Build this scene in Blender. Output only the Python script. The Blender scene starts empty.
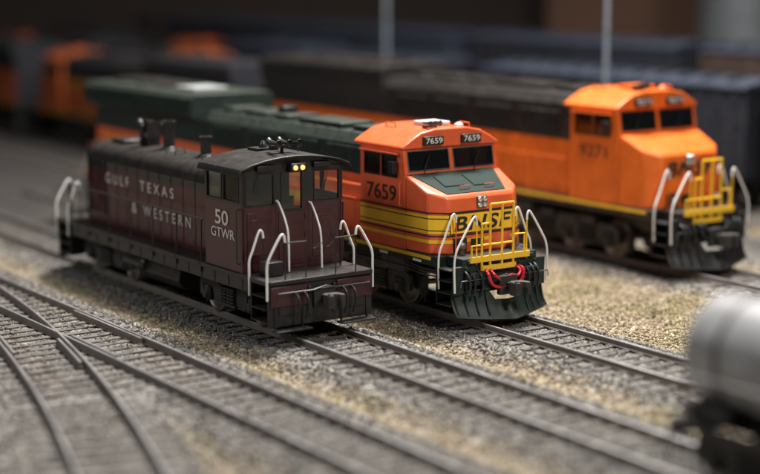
import bpy, bmesh, math, random
import numpy as np
from mathutils import Vector, Matrix, noise
random.seed(7); np.random.seed(7)
R = math.radians
C = bpy.context.scene.collection
S = 1/87.0                      # the place is an HO scale layout: everything is built in full-size metres, then scaled
TH = R(35)
D = Vector((math.sin(TH), -math.cos(TH), 0)); T = Vector((math.cos(TH), math.sin(TH), 0))
O = Vector((-1.40, 36.84, 0)); ROT = R(-55)
def P(k, a, z=0): return O + D*k + T*a + Vector((0, 0, z))

# ---------------------------------------------------------------- materials
def mat(name, col, rough=.45, metal=0, var=.18, nscale=2.5, bump=.0, bscale=40, coat=0, dust=0, dustcol=(.20,.15,.10), emis=0, objrand=0, above=None, spec=.5):
    m = bpy.data.materials.new(name); m.use_nodes = True
    n = m.node_tree.nodes; l = m.node_tree.links; b = n['Principled BSDF']
    b.inputs['Specular IOR Level'].default_value = spec
    tc = n.new('ShaderNodeTexCoord')
    ns = n.new('ShaderNodeTexNoise'); ns.inputs['Scale'].default_value = nscale; ns.inputs['Detail'].default_value = 6
    l.new(tc.outputs['Object'], ns.inputs['Vector'])
    rp = n.new('ShaderNodeMapRange'); rp.inputs[1].default_value = .3; rp.inputs[2].default_value = .7
    rp.inputs[3].default_value = 1-var; rp.inputs[4].default_value = 1+var
    l.new(ns.outputs['Fac'], rp.inputs[0])
    mx = n.new('ShaderNodeVectorMath'); mx.operation = 'SCALE'; mx.inputs[0].default_value = col
    l.new(rp.outputs[0], mx.inputs['Scale'])
    out = mx.outputs[0]
    if above:                   # two-colour paint scheme: second colour above a height on the body
        s2 = n.new('ShaderNodeSeparateXYZ'); l.new(tc.outputs['Object'], s2.inputs[0])
        r4 = n.new('ShaderNodeMapRange'); r4.inputs[1].default_value = above[0]-.01; r4.inputs[2].default_value = above[0]+.01; l.new(s2.outputs['Z'], r4.inputs[0])
        m4 = n.new('ShaderNodeMix'); m4.data_type = 'RGBA'; l.new(r4.outputs[0], m4.inputs[0]); l.new(out, m4.inputs[6]); m4.inputs[7].default_value = (*above[1], 1); out = m4.outputs[2]
    if objrand:
        oi = n.new('ShaderNodeObjectInfo'); r2 = n.new('ShaderNodeMapRange')
        r2.inputs[3].default_value = 1-objrand; r2.inputs[4].default_value = 1+objrand
        l.new(oi.outputs['Random'], r2.inputs[0])
        m2 = n.new('ShaderNodeVectorMath'); m2.operation = 'SCALE'; l.new(out, m2.inputs[0]); l.new(r2.outputs[0], m2.inputs['Scale']); out = m2.outputs[0]
    if dust:
        g = n.new('ShaderNodeNewGeometry'); sx = n.new('ShaderNodeSeparateXYZ'); l.new(g.outputs['Normal'], sx.inputs[0])
        n2 = n.new('ShaderNodeTexNoise'); n2.inputs['Scale'].default_value = 5; n2.inputs['Detail'].default_value = 8; l.new(tc.outputs['Object'], n2.inputs['Vector'])
        ad = n.new('ShaderNodeMath'); ad.operation = 'MULTIPLY_ADD'; ad.inputs[1].default_value = .35; l.new(sx.outputs['Z'], ad.inputs[0]); l.new(n2.outputs['Fac'], ad.inputs[2])
        r3 = n.new('ShaderNodeMapRange'); r3.inputs[1].default_value = .42; r3.inputs[2].default_value = 1.0; r3.inputs[3].default_value = 0; r3.inputs[4].default_value = dust
        l.new(ad.outputs[0], r3.inputs[0])
        mm = n.new('ShaderNodeMix'); mm.data_type = 'RGBA'; l.new(r3.outputs[0], mm.inputs[0]); l.new(out, mm.inputs[6]); mm.inputs[7].default_value = (*dustcol, 1)
        out = mm.outputs[2]
    l.new(out, b.inputs['Base Color'])
    rr = n.new('ShaderNodeMapRange'); rr.inputs[3].default_value = max(.05, rough-.1); rr.inputs[4].default_value = min(1, rough+.12)
    l.new(ns.outputs['Fac'], rr.inputs[0]); l.new(rr.outputs[0], b.inputs['Roughness'])
    b.inputs['Metallic'].default_value = metal
    b.inputs['Coat Weight'].default_value = coat; b.inputs['Coat Roughness'].default_value = .2
    if bump:
        nb = n.new('ShaderNodeTexNoise'); nb.inputs['Scale'].default_value = bscale; l.new(tc.outputs['Object'], nb.inputs['Vector'])
        bp = n.new('ShaderNodeBump'); bp.inputs['Strength'].default_value = bump; bp.inputs['Distance'].default_value = .02*S
        l.new(nb.outputs['Fac'], bp.inputs['Height']); l.new(bp.outputs[0], b.inputs['Normal'])
    if emis:
        b.inputs['Emission Color'].default_value = (*col, 1); b.inputs['Emission Strength'].default_value = emis
    return m
def glass_mat(name, tint=(.30,.34,.34), gl=.22):
    m = bpy.data.materials.new(name); m.use_nodes = True; n = m.node_tree.nodes; l = m.node_tree.links
    for x in list(n): n.remove(x)
    o = n.new('ShaderNodeOutputMaterial'); mx = n.new('ShaderNodeMixShader'); tr = n.new('ShaderNodeBsdfTransparent'); gs = n.new('ShaderNodeBsdfGlossy')
    tc = n.new('ShaderNodeTexCoord'); ns = n.new('ShaderNodeTexNoise'); ns.inputs['Scale'].default_value = 1.5; l.new(tc.outputs['Object'], ns.inputs['Vector'])
    rr = n.new('ShaderNodeMapRange'); rr.inputs[3].default_value = .03; rr.inputs[4].default_value = .12; l.new(ns.outputs['Fac'], rr.inputs[0]); l.new(rr.outputs[0], gs.inputs['Roughness'])
    tr.inputs[0].default_value = (*tint, 1); gs.inputs[0].default_value = (.8,.85,.85,1); mx.inputs[0].default_value = gl
    l.new(tr.outputs[0], mx.inputs[1]); l.new(gs.outputs[0], mx.inputs[2]); l.new(mx.outputs[0], o.inputs[0])
    return m
M = dict(
 orange=mat('orange_paint', (.74,.118,.036), .36, coat=.35, dust=.07, var=.10),
 orange2=mat('orange_paint_bright', (.70,.130,.010), .4, coat=.2, dust=.10, var=.14),
 orange3=mat('orange_paint_dimmed', (.36,.072,.012), .6, dust=.12, var=.25, nscale=.8),  # darker orange: the dimmer light on the far rows is put into the colour
 green=mat('dark_green_paint', (.011,.023,.020), .5, dust=.16, var=.25, spec=.3),
 mgreen=mat('matt_dark_green', (.012,.027,.022), .7, dust=.03, var=.25, nscale=4, spec=.15),
 black=mat('black_paint', (.010,.010,.011), .42, dust=.12, coat=.12),
 black2=mat('dark_grey_roof', (.014,.015,.022), .5, dust=.15),
 maroon=mat('dark_maroon_paint', (.045,.009,.012), .36, coat=.3, dust=.08, var=.25),
 maroon2=mat('maroon_and_black_paint', (.050,.010,.013), .36, coat=.3, dust=.08, var=.25, above=(3.03, (.012,.011,.012))),
 yellow=mat('yellow_paint', (.86,.50,.025), .4, var=.08, coat=.2),
 yellow2=mat('darker_yellow_paint', (.45,.26,.03), .5, var=.15),  # darker yellow for the far locomotives
 white=mat('white_paint', (.80,.78,.74), .4, var=.06),
 letter=mat('white_lettering', (.58,.53,.50), .6, var=.15, nscale=9),
 dletter=mat('black_lettering', (.012,.016,.016), .5),
 fletter=mat('faded_number', (.08,.028,.014), .6),
 red=mat('red_rubber', (.62,.015,.03), .3, coat=.4),
 truck=mat('weathered_truck_black', (.022,.020,.019), .65, dust=.32, dustcol=(.12,.095,.07), bump=.4),
 truck2=mat('weathered_truck_grey', (.055,.054,.053), .6, dust=.40, dustcol=(.19,.155,.12), bump=.4),
 seat=mat('pale_seat', (.35,.33,.30), .6),
 steel=mat('worn_steel', (.20,.185,.17), .42, metal=.85),
 railside=mat('rail_side_grey_brown', (.145,.122,.106), .55, dust=.3),
 railtop=mat('rail_head', (.58,.56,.54), .32, metal=.75, var=.2, nscale=.8),
 tie=mat('weathered_tie', (.070,.061,.054), .85, var=.35, nscale=6, bump=.6, objrand=.4, dust=.30, dustcol=(.24,.21,.175)),
 rubber=mat('black_rubber', (.015,.015,.015), .5),
 lamp=mat('warm_lamp', (1,.50,.16), .3, emis=1.25),
 lens=mat('clear_lamp_lens', (.75,.75,.72), .12, metal=.6),
 tank=mat('grey_tank_paint', (.30,.30,.305), .33, coat=.25, dust=.15),
 pale=mat('pale_panel', (.55,.55,.53), .45),
 pale2=mat('roof_highlight_grey', (.30,.32,.31), .6),  # pale tone of the highlight painted on the radiator roof
 navy=mat('blue_grey_paint', (.026,.034,.052), .42, dust=.2, dustcol=(.18,.18,.21)),
 brownbox=mat('dull_brown_paint', (.045,.026,.02), .6, dust=.2),
 pole=mat('grey_pole', (.26,.29,.33), .4, metal=.3),
 silo=mat('galvanised_sheet', (.22,.23,.24), .45, metal=.3),
 wall=mat('brown_wall', (.050,.033,.026), .9, var=.35, nscale=.04),
 wallpanel=mat('tan_brown_panel', (.15,.075,.045), .8, var=.2, nscale=.08),
 glass=glass_mat('window_glass', (.94,.96,.95), .04), dglass=glass_mat('dark_window_glass', (.42,.44,.44), .12),
)

# ---------------------------------------------------------------- mesh helper
def crom(pts, seg=6):
    p = [Vector(q) for q in pts]; q = [p[0]*2-p[1]] + p + [p[-1]*2-p[-2]]; out = []
    for i in range(1, len(q)-2):
        for s in range(seg):
            t = s/seg; a, b, c, d = q[i-1], q[i], q[i+1], q[i+2]
            out.append(.5*((2*b)+(c-a)*t+(2*a-5*b+4*c-d)*t*t+(3*b-a-3*c+d)*t**3))
    out.append(p[-1]); return out
class MB:
    def __init__(s, mi=0): s.bm = bmesh.new(); s.mi = mi
    def vf(s, vs, mi=None):
        fa = s.bm.faces.new(vs); fa.material_index = s.mi if mi is None else mi
    def box(s, x0, x1, y0, y1, z0, z1):
        v = [s.bm.verts.new((x, y, z)) for x in (x0, x1) for y in (y0, y1) for z in (z0, z1)]
        for q in ((0,1,3,2),(4,6,7,5),(0,4,5,1),(2,3,7,6),(0,2,6,4),(1,5,7,3)): s.vf([v[i] for i in q])
        return s
    def prism(s, prof, a0, a1, ax='x', mis=None):
        def mk(p, a):
            return {'x': (a, p[0], p[1]), 'y': (p[0], a, p[1]), 'z': (p[0], p[1], a)}[ax]
        v0 = [s.bm.verts.new(mk(p, a0)) for p in prof]; v1 = [s.bm.verts.new(mk(p, a1)) for p in prof]; n = len(prof)
        s.vf(v0[::-1]); s.vf(v1)
        for i in range(n): s.vf([v0[i], v0[(i+1)%n], v1[(i+1)%n], v1[i]], mis[i] if mis else None)
        return s
    def tube(s, pts, r, n=8, r1=None):
        pts = [Vector(p) for p in pts]; m = len(pts); up = None; rings = []
        for i, p in enumerate(pts):
            t = (pts[min(i+1, m-1)]-pts[max(i-1, 0)]).normalized()
            if up is None: up = t.orthogonal().normalized()
            else: up = (up - t*up.dot(t)).normalized()
            w = t.cross(up); rr = r if r1 is None else r+(r1-r)*i/(m-1)
            rings.append([s.bm.verts.new(p+(up*math.cos(2*math.pi*j/n)+w*math.sin(2*math.pi*j/n))*rr) for j in range(n)])
        for a, b in zip(rings, rings[1:]):
            for j in range(n): s.vf([a[j], a[(j+1)%n], b[(j+1)%n], b[j]])
        s.vf(rings[0][::-1]); s.vf(rings[-1]); return s
    def cyl(s, p0, p1, r, r1=None, n=20): return s.tube([p0, p1], r, n, r1)
    def lathe(s, prof, origin, axis, n=24):
        ax = Vector(axis).normalized(); u = ax.orthogonal().normalized(); w = ax.cross(u); o = Vector(origin); rings = []
        for (d, r) in prof:
            rings.append([s.bm.verts.new(o+ax*d+(u*math.cos(2*math.pi*j/n)+w*math.sin(2*math.pi*j/n))*max(r, .002)) for j in range(n)])
        for a, b in zip(rings, rings[1:]):
            for j in range(n): s.vf([a[j], a[(j+1)%n], b[(j+1)%n], b[j]])
        s.vf(rings[0][::-1]); s.vf(rings[-1]); return s
    def plate(s, o, U, V, N, th, u0, u1, v0, v1, holes=()):
        o, U, V, N = Vector(o), Vector(U), Vector(V), Vector(N)
        us = sorted({u0, u1, *[h[0] for h in holes], *[h[1] for h in holes]}); vs = sorted({v0, v1, *[h[2] for h in holes], *[h[3] for h in holes]})
        nu, nv = len(us)-1, len(vs)-1
        def solid(i, j):
            if i < 0 or j < 0 or i >= nu or j >= nv: return False
            cu, cv = (us[i]+us[i+1])/2, (vs[j]+vs[j+1])/2
            return not any(h[0] < cu < h[1] and h[2] < cv < h[3] for h in holes)
        F = {}
        def vt(i, j, k):
            if (i, j, k) not in F: F[(i, j, k)] = s.bm.verts.new(o+U*us[i]+V*vs[j]-N*th*k)
            return F[(i, j, k)]
        for i in range(nu):
            for j in range(nv):
                if not solid(i, j): continue
                s.vf([vt(i,j,0), vt(i+1,j,0), vt(i+1,j+1,0), vt(i,j+1,0)]); s.vf([vt(i,j,1), vt(i,j+1,1), vt(i+1,j+1,1), vt(i+1,j,1)])
                if not solid(i-1, j): s.vf([vt(i,j,0), vt(i,j+1,0), vt(i,j+1,1), vt(i,j,1)])
                if not solid(i+1, j): s.vf([vt(i+1,j,0), vt(i+1,j,1), vt(i+1,j+1,1), vt(i+1,j+1,0)])
                if not solid(i, j-1): s.vf([vt(i,j,0), vt(i,j,1), vt(i+1,j,1), vt(i+1,j,0)])
                if not solid(i, j+1): s.vf([vt(i,j+1,0), vt(i+1,j+1,0), vt(i+1,j+1,1), vt(i,j+1,1)])
        return s
    def build(s, name, mats, parent=None, bevel=0, solid=0, sharp=35):
        bm = s.bm; bmesh.ops.recalc_face_normals(bm, faces=bm.faces[:])
        for fa in bm.faces: fa.smooth = True
        for e in bm.edges:
            if len(e.link_faces) != 2 or e.calc_face_angle(0) > R(sharp): e.smooth = False
        me = bpy.data.meshes.new(name); bm.to_mesh(me); bm.free()
        for m in (mats if isinstance(mats, (list, tuple)) else [mats]): me.materials.append(m)
        o = bpy.data.objects.new(name, me); C.objects.link(o)
        if parent: o.parent = parent
        if solid:
            q = o.modifiers.new('s', 'SOLIDIFY'); q.thickness = solid; q.offset = -1
        if bevel:
            q = o.modifiers.new('b', 'BEVEL'); q.width = bevel; q.segments = 2; q.limit_method = 'ANGLE'; q.angle_limit = R(40); q.harden_normals = False
        return o
def thing(name, label, cat, loc, rz=0, group=None):
    o = bpy.data.objects.new(name, None); C.objects.link(o); o.location = loc; o.rotation_euler = (0, 0, rz); o.empty_display_size = .5
    o['label'] = label; o['category'] = cat
    if group: o['group'] = group
    return o
def tag(o, label, cat, group=None):
    o['label'] = label; o['category'] = cat
    if group: o['group'] = group
    return o
SIDE = (Vector((1,0,0)), Vector((0,0,1))); FSIDE = (Vector((-1,0,0)), Vector((0,0,1))); FRONT = (Vector((0,1,0)), Vector((0,0,1)))
def text(body, w, h, loc, basis, m, parent, bold=.0, shear=0, space=1.0, name='lettering'):
    cu = bpy.data.curves.new('t', 'FONT'); cu.body = body; cu.align_x = 'CENTER'; cu.align_y = 'CENTER'; cu.extrude = .012; cu.offset = bold; cu.shear = shear; cu.space_character = space; cu.resolution_u = 6
    to = bpy.data.objects.new('t', cu); C.objects.link(to); bpy.context.view_layer.update()
    me = bpy.data.meshes.new_from_object(to.evaluated_get(bpy.context.evaluated_depsgraph_get())); bpy.data.objects.remove(to)
    co = np.array([v.co[:] for v in me.vertices]); mn = co.min(0); mxx = co.max(0); X, Y = basis; Z = X.cross(Y); L = Vector(loc)
    for v in me.vertices:
        a = ((v.co.x-mn[0])/(mxx[0]-mn[0])-.5)*w; b = ((v.co.y-mn[1])/(mxx[1]-mn[1])-.5)*h; c = v.co.z*.4
        v.co = L+X*a+Y*b+Z*c
    me.materials.clear(); me.materials.append(m); me.name = name
    o = bpy.data.objects.new(name, me); C.objects.link(o); o.parent = parent; return o

def window(parent, o, U, V, N, u0, u1, v0, v1, fm, gm, fw=.035, name='window'):
    """rim standing 12 mm proud of the wall with its pane as a sub-part"""
    o, U, V, N = Vector(o), Vector(U), Vector(V), Vector(N)
    w = MB().plate(o+N*.014, U, V, N, .05, u0-fw, u1+fw, v0-fw, v1+fw, [(u0, u1, v0, v1)]).build(name, fm, parent)
    MB().plate(o-N*.02, U, V, N, .008, u0-.005, u1+.005, v0-.005, v1+.005).build('pane', gm, w)
    return w

# ---------------------------------------------------------------- shared running gear
def truck(parent, xc, nax, wb, m, fy=1.08, rw=.5, springs=True):
    b = MB(); xs = [xc+wb*(i-(nax-1)/2) for i in range(nax)]; e = wb*(nax-1)/2
    for s in (-1, 1):
        y0, y1 = sorted((s*fy, s*(fy-.13)))
        prof = [(xc-e-.42,.42),(xc-e-.42,.80),(xc-e-.25,.93),(xc-e+.35,.93),(xc-e+.5,1.02),(xc+e-.5,1.02),(xc+e-.35,.93),(xc+e+.25,.93),(xc+e+.42,.80),(xc+e+.42,.42),
                (xc+e+.2,.40),(xc+e+.2,.68),(xc+e-.24,.68),(xc+e-.34,.32)]
        if nax == 3: prof += [(xc+.34,.32),(xc+.22,.68),(xc-.22,.68),(xc-.34,.32)]
        prof += [(xc-e+.34,.32),(xc-e+.24,.68),(xc-e-.2,.68),(xc-e-.2,.40)]
        b.prism(prof, y0, y1, 'y')
        for x in xs:
            b.box(x-.19, x+.19, *sorted((s*(fy-.1), s*(fy+.05))), .34, .70)
            b.cyl((x, s*(fy+.03), .5), (x, s*(fy+.12), .5), .14, .11, 14)
            for q in (-.13, .13): b.box(x+q-.02, x+q+.02, *sorted((s*(fy+.04), s*(fy+.08))), .36, .74)
        for i in range(nax-1):
            mx = (xs[i]+xs[i+1])/2
            if springs:
                for q in (-.26, -.09, .09, .26):
                    for zz in range(5):
                        b.cyl((mx+q, s*(fy+.05), .44+zz*.085), (mx+q, s*(fy+.05), .49+zz*.085), .075, None, 10)
            b.box(mx-.4, mx+.4, *sorted((s*(fy-.05), s*(fy+.1))), .34, .41)
            b.box(mx-.4, mx+.4, *sorted((s*(fy-.05), s*(fy+.1))), .87, .95)
            b.tube([(mx-.5, s*(fy+.12), .98), (mx-.2, s*(fy+.14), .80), (mx+.45, s*(fy+.13), .80)], .022, 6)
            b.cyl((mx-.1, s*(fy+.08), 1.03), (mx+.45, s*(fy+.08), 1.03), .085, None, 12)
        for sx in (-1, 1):
            b.box(xc+sx*(e+.44), xc+sx*(e+.60), *sorted((s*.62, s*.82)), .3, .8)
            b.tube([(xc+sx*(e+.5), s*.76, .8), (xc+sx*(e+.62), s*.76, .4), (xc+sx*(e+.62), s*.76, .12)], .03, 6)
    b.box(xc-.35, xc+.35, -fy+.1, fy-.1, .55, .95)
    t = b.build('truck', m, parent, bevel=.012)
    for x in xs:
        for s in (-1, 1):
            w = MB()
            w.lathe([(0, rw+.035), (.035, rw+.03), (.045, rw), (.15, rw-.012), (.155, rw-.06), (.13, rw-.09), (.11, .2), (.15, .13), (.2, .1)], (x, s*.685, rw), (0, s, 0), 28)
            if s == 1: w.cyl((x, -.7, rw), (x, .7, rw), .08, None, 12)
            w.build('wheel', M['steel'], t)
    return t
def coupler(parent, x, s, m):
    b = MB()
    b.box(*sorted((x-s*.3, x+s*.35)), -.09, .09, .76, .98)
    prof = [(.30,-.14),(.42,-.22),(.62,-.20),(.70,-.10),(.60,-.06),(.52,-.10),(.46,-.02),(.52,.10),(.66,.14),(.70,.22),(.56,.25),(.36,.20)]
    b.prism([(x+s*p, q) for p, q in prof], .70, 1.04, 'z')
    b.cyl((x+s*.58, -.15, .66), (x+s*.58, -.15, 1.08), .045, None, 10)
    b.box(*sorted((x-s*.02, x+s*.12)), -.28, .28, .66, 1.14)
    return b.build('coupler', m, parent, bevel=.02)

# ---------------------------------------------------------------- the maroon switcher
def switcher():
    r = thing('switcher_locomotive', 'dark maroon model switcher locomotive with lettered hood, black cab roof and white corner handrails', 'locomotive', P(0, 0), ROT)
    L = 12.1; bk = M['black']; ma = M['maroon']; m2 = M['maroon2']
    b = MB(); b.box(-L, 0, -1.5, 1.5, 1.29, 1.40)
    b.box(-L+1.0, -1.0, -1.46, -1.34, 1.0, 1.29).box(-L+1.0, -1.0, 1.34, 1.46, 1.0, 1.29); b.box(-L+.1, -.1, -.6, .6, .92, 1.29)
    for i in range(15):
        x = -L+1.3+i*.68; b.box(x, x+.06, -1.475, -1.46, 1.02, 1.28)
    b.build('frame', bk, r, bevel=.015)
    for x, s in ((0, 1), (-L, -1)):
        b = MB(); b.box(*sorted((x, x-s*.1)), -1.46, 1.46, .28, 1.289); b.box(*sorted((x+s*.02, x+s*.28)), -1.42, -.42, .20, .25); b.box(*sorted((x+s*.02, x+s*.28)), .42, 1.42, .20, .25)
        for y in (-1.3, -.55, .55, 1.3): b.box(*sorted((x, x+s*.03)), y-.03, y+.03, .18, .95)
        for y in (-.9, .9): b.box(*sorted((x+.001*s, x+s*.03)), y-.3, y+.3, .55, 1.1)
        for y in (-.35,.35): b.box(*sorted((x, x+s*.07)), y-.05, y+.05, .5, 1.2)
        b.build('pilot', bk, r, bevel=.015)
        for y0, y1 in ((-1.44, -.42), (.42, 1.44)): MB().box(*sorted((x+s*.032, x+s*.055)), y0, y1, .78, 1.26).build('pilot_sheet', ma, r, bevel=.01)
        MB().box(*sorted((x+s*.002, x+s*.04)), -1.46, 1.46, 1.30, 1.405).build('end_sill', bk, r, bevel=.01)
        for ys in (-1, 1):
            b = MB()
            for z in (.38, .68, .98): b.box(*sorted((x-s*.14, x-s*.85)), *sorted((ys*1.08, ys*1.48)), z, z+.035)
            b.box(*sorted((x-s*.82, x-s*.86)), *sorted((ys*1.08, ys*1.46)), .36, 1.29); b.box(*sorted((x-s*.12, x-s*.86)), *sorted((ys*1.04, ys*1.08)), .36, 1.29)
            b.build('step', bk, r, bevel=.008)
        b = MB(); b.tube([(x+s*.14,-1.35,.85),(x+s*.14,-1.3,1.12),(x+s*.16,-.3,1.12),(x+s*.2,0,1.2),(x+s*.16,.3,1.12),(x+s*.14,1.3,1.12),(x+s*.14,1.35,.85)], .015, 6)
        b.build('uncoupling_lever', bk, r)
        for y in (-.8, -.55, .55, .8): MB().tube(crom([(x+s*.03,y,1.1),(x+s*.2,y+.02,1.0),(x+s*.24,y+.04,.75),(x+s*.16,y+.02,.45)], 5), .034, 8).build('air_hose', M['rubber'], r)
        coupler(r, x, s, M['truck'])
        for ys in (-1, 1):
            for dx in (.02, .84):
                xx = x-s*dx; yt = 1.0 if dx < .1 else 1.1
                MB().tube(crom([(xx, ys*yt, 2.30), (xx, ys*(yt+.03), 2.45), (xx, ys*(yt+.12), 2.46), (xx, ys*1.40, 2.02), (xx, ys*1.49, 1.80), (xx, ys*1.5, 1.5), (xx, ys*1.5, .95)], 5), .030, 8).build('corner_handrail', M['white'], r)
                MB().tube([(xx, ys*yt, 1.40), (xx, ys*yt, 2.32)], .018, 6).build('rail_post', bk, r)
    b = MB(); b.prism([(-.95,1.05),(-1.2,1.0),(-1.28,.6),(-1.1,.36),(1.1,.36),(1.28,.6),(1.2,1.0),(.95,1.05)], -7.3, -4.9, 'x'); b.build('fuel_tank', bk, r, bevel=.04)
    for s in (-1, 1): MB().lathe([(0,.02),(.05,.15),(.12,.2),(1.2,.2),(1.27,.15),(1.3,.02)], (-8.0 if s < 0 else -8.1, s*1.22, .78), (1, 0, 0), 16).build('air_reservoir', bk, r)
    truck(r, -2.55, 2, 2.2, M['truck']); truck(r, -9.55, 2, 2.2, M['truck'])
    x0, x1 = -11.05, -3.06
    pf = [(-.95,1.4),(-.95,3.34),(-.90,3.50),(-.76,3.62),(-.5,3.70),(0,3.74),(.5,3.70),(.76,3.62),(.90,3.50),(.95,3.34),(.95,1.4)]
    b = MB(); b.prism(pf, x0, x1, 'x', [0,1,1,1,1,1,1,1,1,0,0]); b.build('hood', [m2, bk], r, bevel=.02)
    for s in (-1, 1):
        for i in range(10):
            xa = -9.72+i*.66; b = MB(); b.box(xa, xa+.62, *sorted((s*.951, s*.963)), 1.55, 3.25)
            b.box(xa+.54, xa+.57, *sorted((s*.963, s*.975)), 1.62, 1.70); b.box(xa+.54, xa+.57, *sorted((s*.963, s*.975)), 3.1, 3.16)
            b.build('hood_door', m2, r, bevel=.006)
        b = MB()
        for i in range(22): z = 1.75+i*.068; b.prism([(s*.95, z), (s*.99, z), (s*.95, z+.05)], -10.85, -9.85, 'x')
        b.box(-10.9, -10.85, *sorted((s*.94, s*1.0)), 1.7, 3.3); b.box(-9.85, -9.8, *sorted((s*.94, s*1.0)), 1.7, 3.3)
        b.build('radiator_louvre', m2, r)
    b = MB(); b.box(x0-.12, x0+.002, -.7, .7, 1.7, 3.3)
    for i in range(14): b.box(x0-.16, x0-.12, -.66, .66, 1.78+i*.105, 1.83+i*.105)
    b.build('radiator_grille', bk, r)
    for xx, hh, rr in ((-7.7, .80, .165), (-5.6, .55, .15)):
        MB().lathe([(0, rr+.08), (.05, rr+.06), (.09, rr), (hh-.06, rr), (hh-.05, rr+.03), (hh, rr+.03), (hh-.001, rr-.04), (hh-.3, rr-.05)], (xx, 0, 3.71), (0, 0, 1)).build('exhaust_stack', bk, r)
    b = MB(); b.lathe([(0,.2),(.05,.19),(.15,.13),(.3,.1),(.36,.03)], (-8.85,0,3.98), (0,0,1), 16); b.box(-9.1,-9.04,-.2,.2,3.7,4.4); b.box(-8.66,-8.6,-.2,.2,3.7,4.4); b.box(-9.1,-8.6,-.05,.05,4.36,4.42)
    for y in (-.17,.17): b.tube([(-8.85,y,3.7),(-8.85,y*1.6,4.25),(-8.7,y*1.8,4.35)], .035, 8)
    b.lathe([(0,.1),(.12,.1),(.2,.03)],(-8.85,-.3,4.3),(0,0,1),12)
    b.build('bell', bk, r)
    MB().box(-10.4,-9.6,-.45,.45,3.68,3.83).build('roof_hatch', bk, r, bevel=.03)
    MB().box(-4.7,-3.5,-.4,.4,3.69,3.80).build('roof_hatch', bk, r, bevel=.03)
    for x in (-6.9,-6.4,-4.9): MB().tube([(x,-.5,3.66),(x,-.5,3.84),(x,-.2,3.86),(x,-.2,3.70)], .015, 6).build('lifting_lug', bk, r)
    for s in (-1, 1):
        b = MB(); xs = [-11.2+i*1.32 for i in range(7)]
        b.tube([(-11.25, s*1.44, 1.5)]+[(-11.25, s*1.44, 2.48)]+[(-3.2, s*1.44, 2.48)], .022, 6)
        for x in xs: b.tube([(x, s*1.46, 1.25), (x, s*1.44, 2.50)], .020, 6); b.box(x-.04, x+.04, *sorted((s*1.47, s*1.5)), 1.15, 1.4)
        b.build('side_handrail', bk, r)
    # cab
    ca, cb = -3.06, -1.25; zt = 3.88
    sw = [(-2.92,-2.22,3.12,3.74), (-2.10,-1.40,3.12,3.74)]; fw = [(-1.32,-.56,3.02,3.74), (-.32,.24,2.85,3.76), (.62,1.32,3.02,3.74)]; bw = [(-1.36,-.98,2.2,3.7), (.98,1.36,2.2,3.7)]
    b = MB()
    b.plate((0,-1.45,0), (1,0,0), (0,0,1), (0,-1,0), .06, ca, cb, 1.4, zt, sw)
    b.plate((0,1.45,0), (1,0,0), (0,0,1), (0,1,0), .06, ca, cb, 1.4, zt, sw)
    b.plate((cb-.001,0,0), (0,1,0), (0,0,1), (1,0,0), .06, -1.388, 1.388, 1.4, zt, fw)
    b.plate((ca+.001,0,0), (0,1,0), (0,0,1), (-1,0,0), .06, -1.388, 1.388, 1.4, zt, bw)
    arch = [(-1.45, zt), (-1.2, zt+.10), (-.8, zt+.19), (-.4, zt+.24), (0, zt+.26), (.4, zt+.24), (.8, zt+.19), (1.2, zt+.10), (1.45, zt)]
    b.prism(arch, ca, cb-.002, 'x')
    b.build('cab', m2, r, bevel=.012)
    for w in sw:
        for s in (-1, 1): window(r, (0, s*1.45, 0), (1,0,0), (0,0,1), (0,s,0), *w, bk, M['glass'], .03)
    for w in fw: window(r, (cb,0,0), (0,1,0), (0,0,1), (1,0,0), *w, bk, M['glass'], .03)
    for w in bw: window(r, (ca,0,0), (0,1,0), (0,0,1), (-1,0,0), *w, bk, M['glass'], .03)
    top = [(y*1.06, z+.05) for y, z in arch]; top = [(-1.6, zt-.06)] + top + [(1.6, zt-.06)]
    low = [(y, z-.05) for y, z in top]
    b = MB(); b.prism(top+low[::-1], ca-.10, cb+.18, 'x'); b.build('cab_roof', bk, r, bevel=.012)
    b = MB(); b.box(-2.75,-2.2,.4,.9,2.2,2.35); b.box(-2.75,-2.65,.4,.9,2.35,2.95); b.box(-2.98,-1.35,-1.36,1.36,1.42,1.6); b.box(-1.75,-1.45,.3,.8,1.6,2.85); b.box(-2.6,-2.3,-.5,.1,1.6,2.9)
    b.build('cab_interior', M['truck'], r, bevel=.02)
    b = MB(); b.box(cb+.001, cb+.02, -.42, .34, 1.5, 2.80); b.box(cb+.02, cb+.05, -.36, -.30, 2.1, 2.25); b.box(cb+.02,cb+.03,-.3,.22,1.6,2.2)
    for z in (1.75, 2.15, 2.6): b.cyl((cb+.025,.33,z),(cb+.025,.33,z+.12),.018,None,8)
    b.build('cab_door', ma, r, bevel=.008)
    for y0, y1 in ((-1.3,-.6),(.55,1.3)):
        b = MB(); b.box(cb+.001, cb+.014, y0, y1, 1.62, 2.85); b.box(cb+.014,cb+.03,y0+.1,y1-.1,1.8,1.86); b.box(cb+.014,cb+.03,y0+.1,y1-.1,2.62,2.68); b.build('cab_front_panel', ma, r, bevel=.006)
    b = MB(); b.box(cb, cb+.22, -.18, .26, zt-.10, zt+.12); lampb = b.build('headlight', bk, r, bevel=.03)
    for y in (-.06, .14): MB().lathe([(0,.062),(.03,.058),(.045,.02)], (cb+.22, y, zt+.01), (1,0,0), 16).build('lamp_lens', M['lamp'], lampb)
    for y0 in (-1.05, .55): MB().box(cb, cb+.10, y0, y0+.48, zt-.04, zt+.10).build('number_board', bk, r, bevel=.015)
    for y in (-.95, .98): MB().tube([(cb+.03,y,3.75),(cb+.06,y-.05,3.6),(cb+.05,y-.12,3.3)], .012, 5).build('wiper', bk, r)
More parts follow.
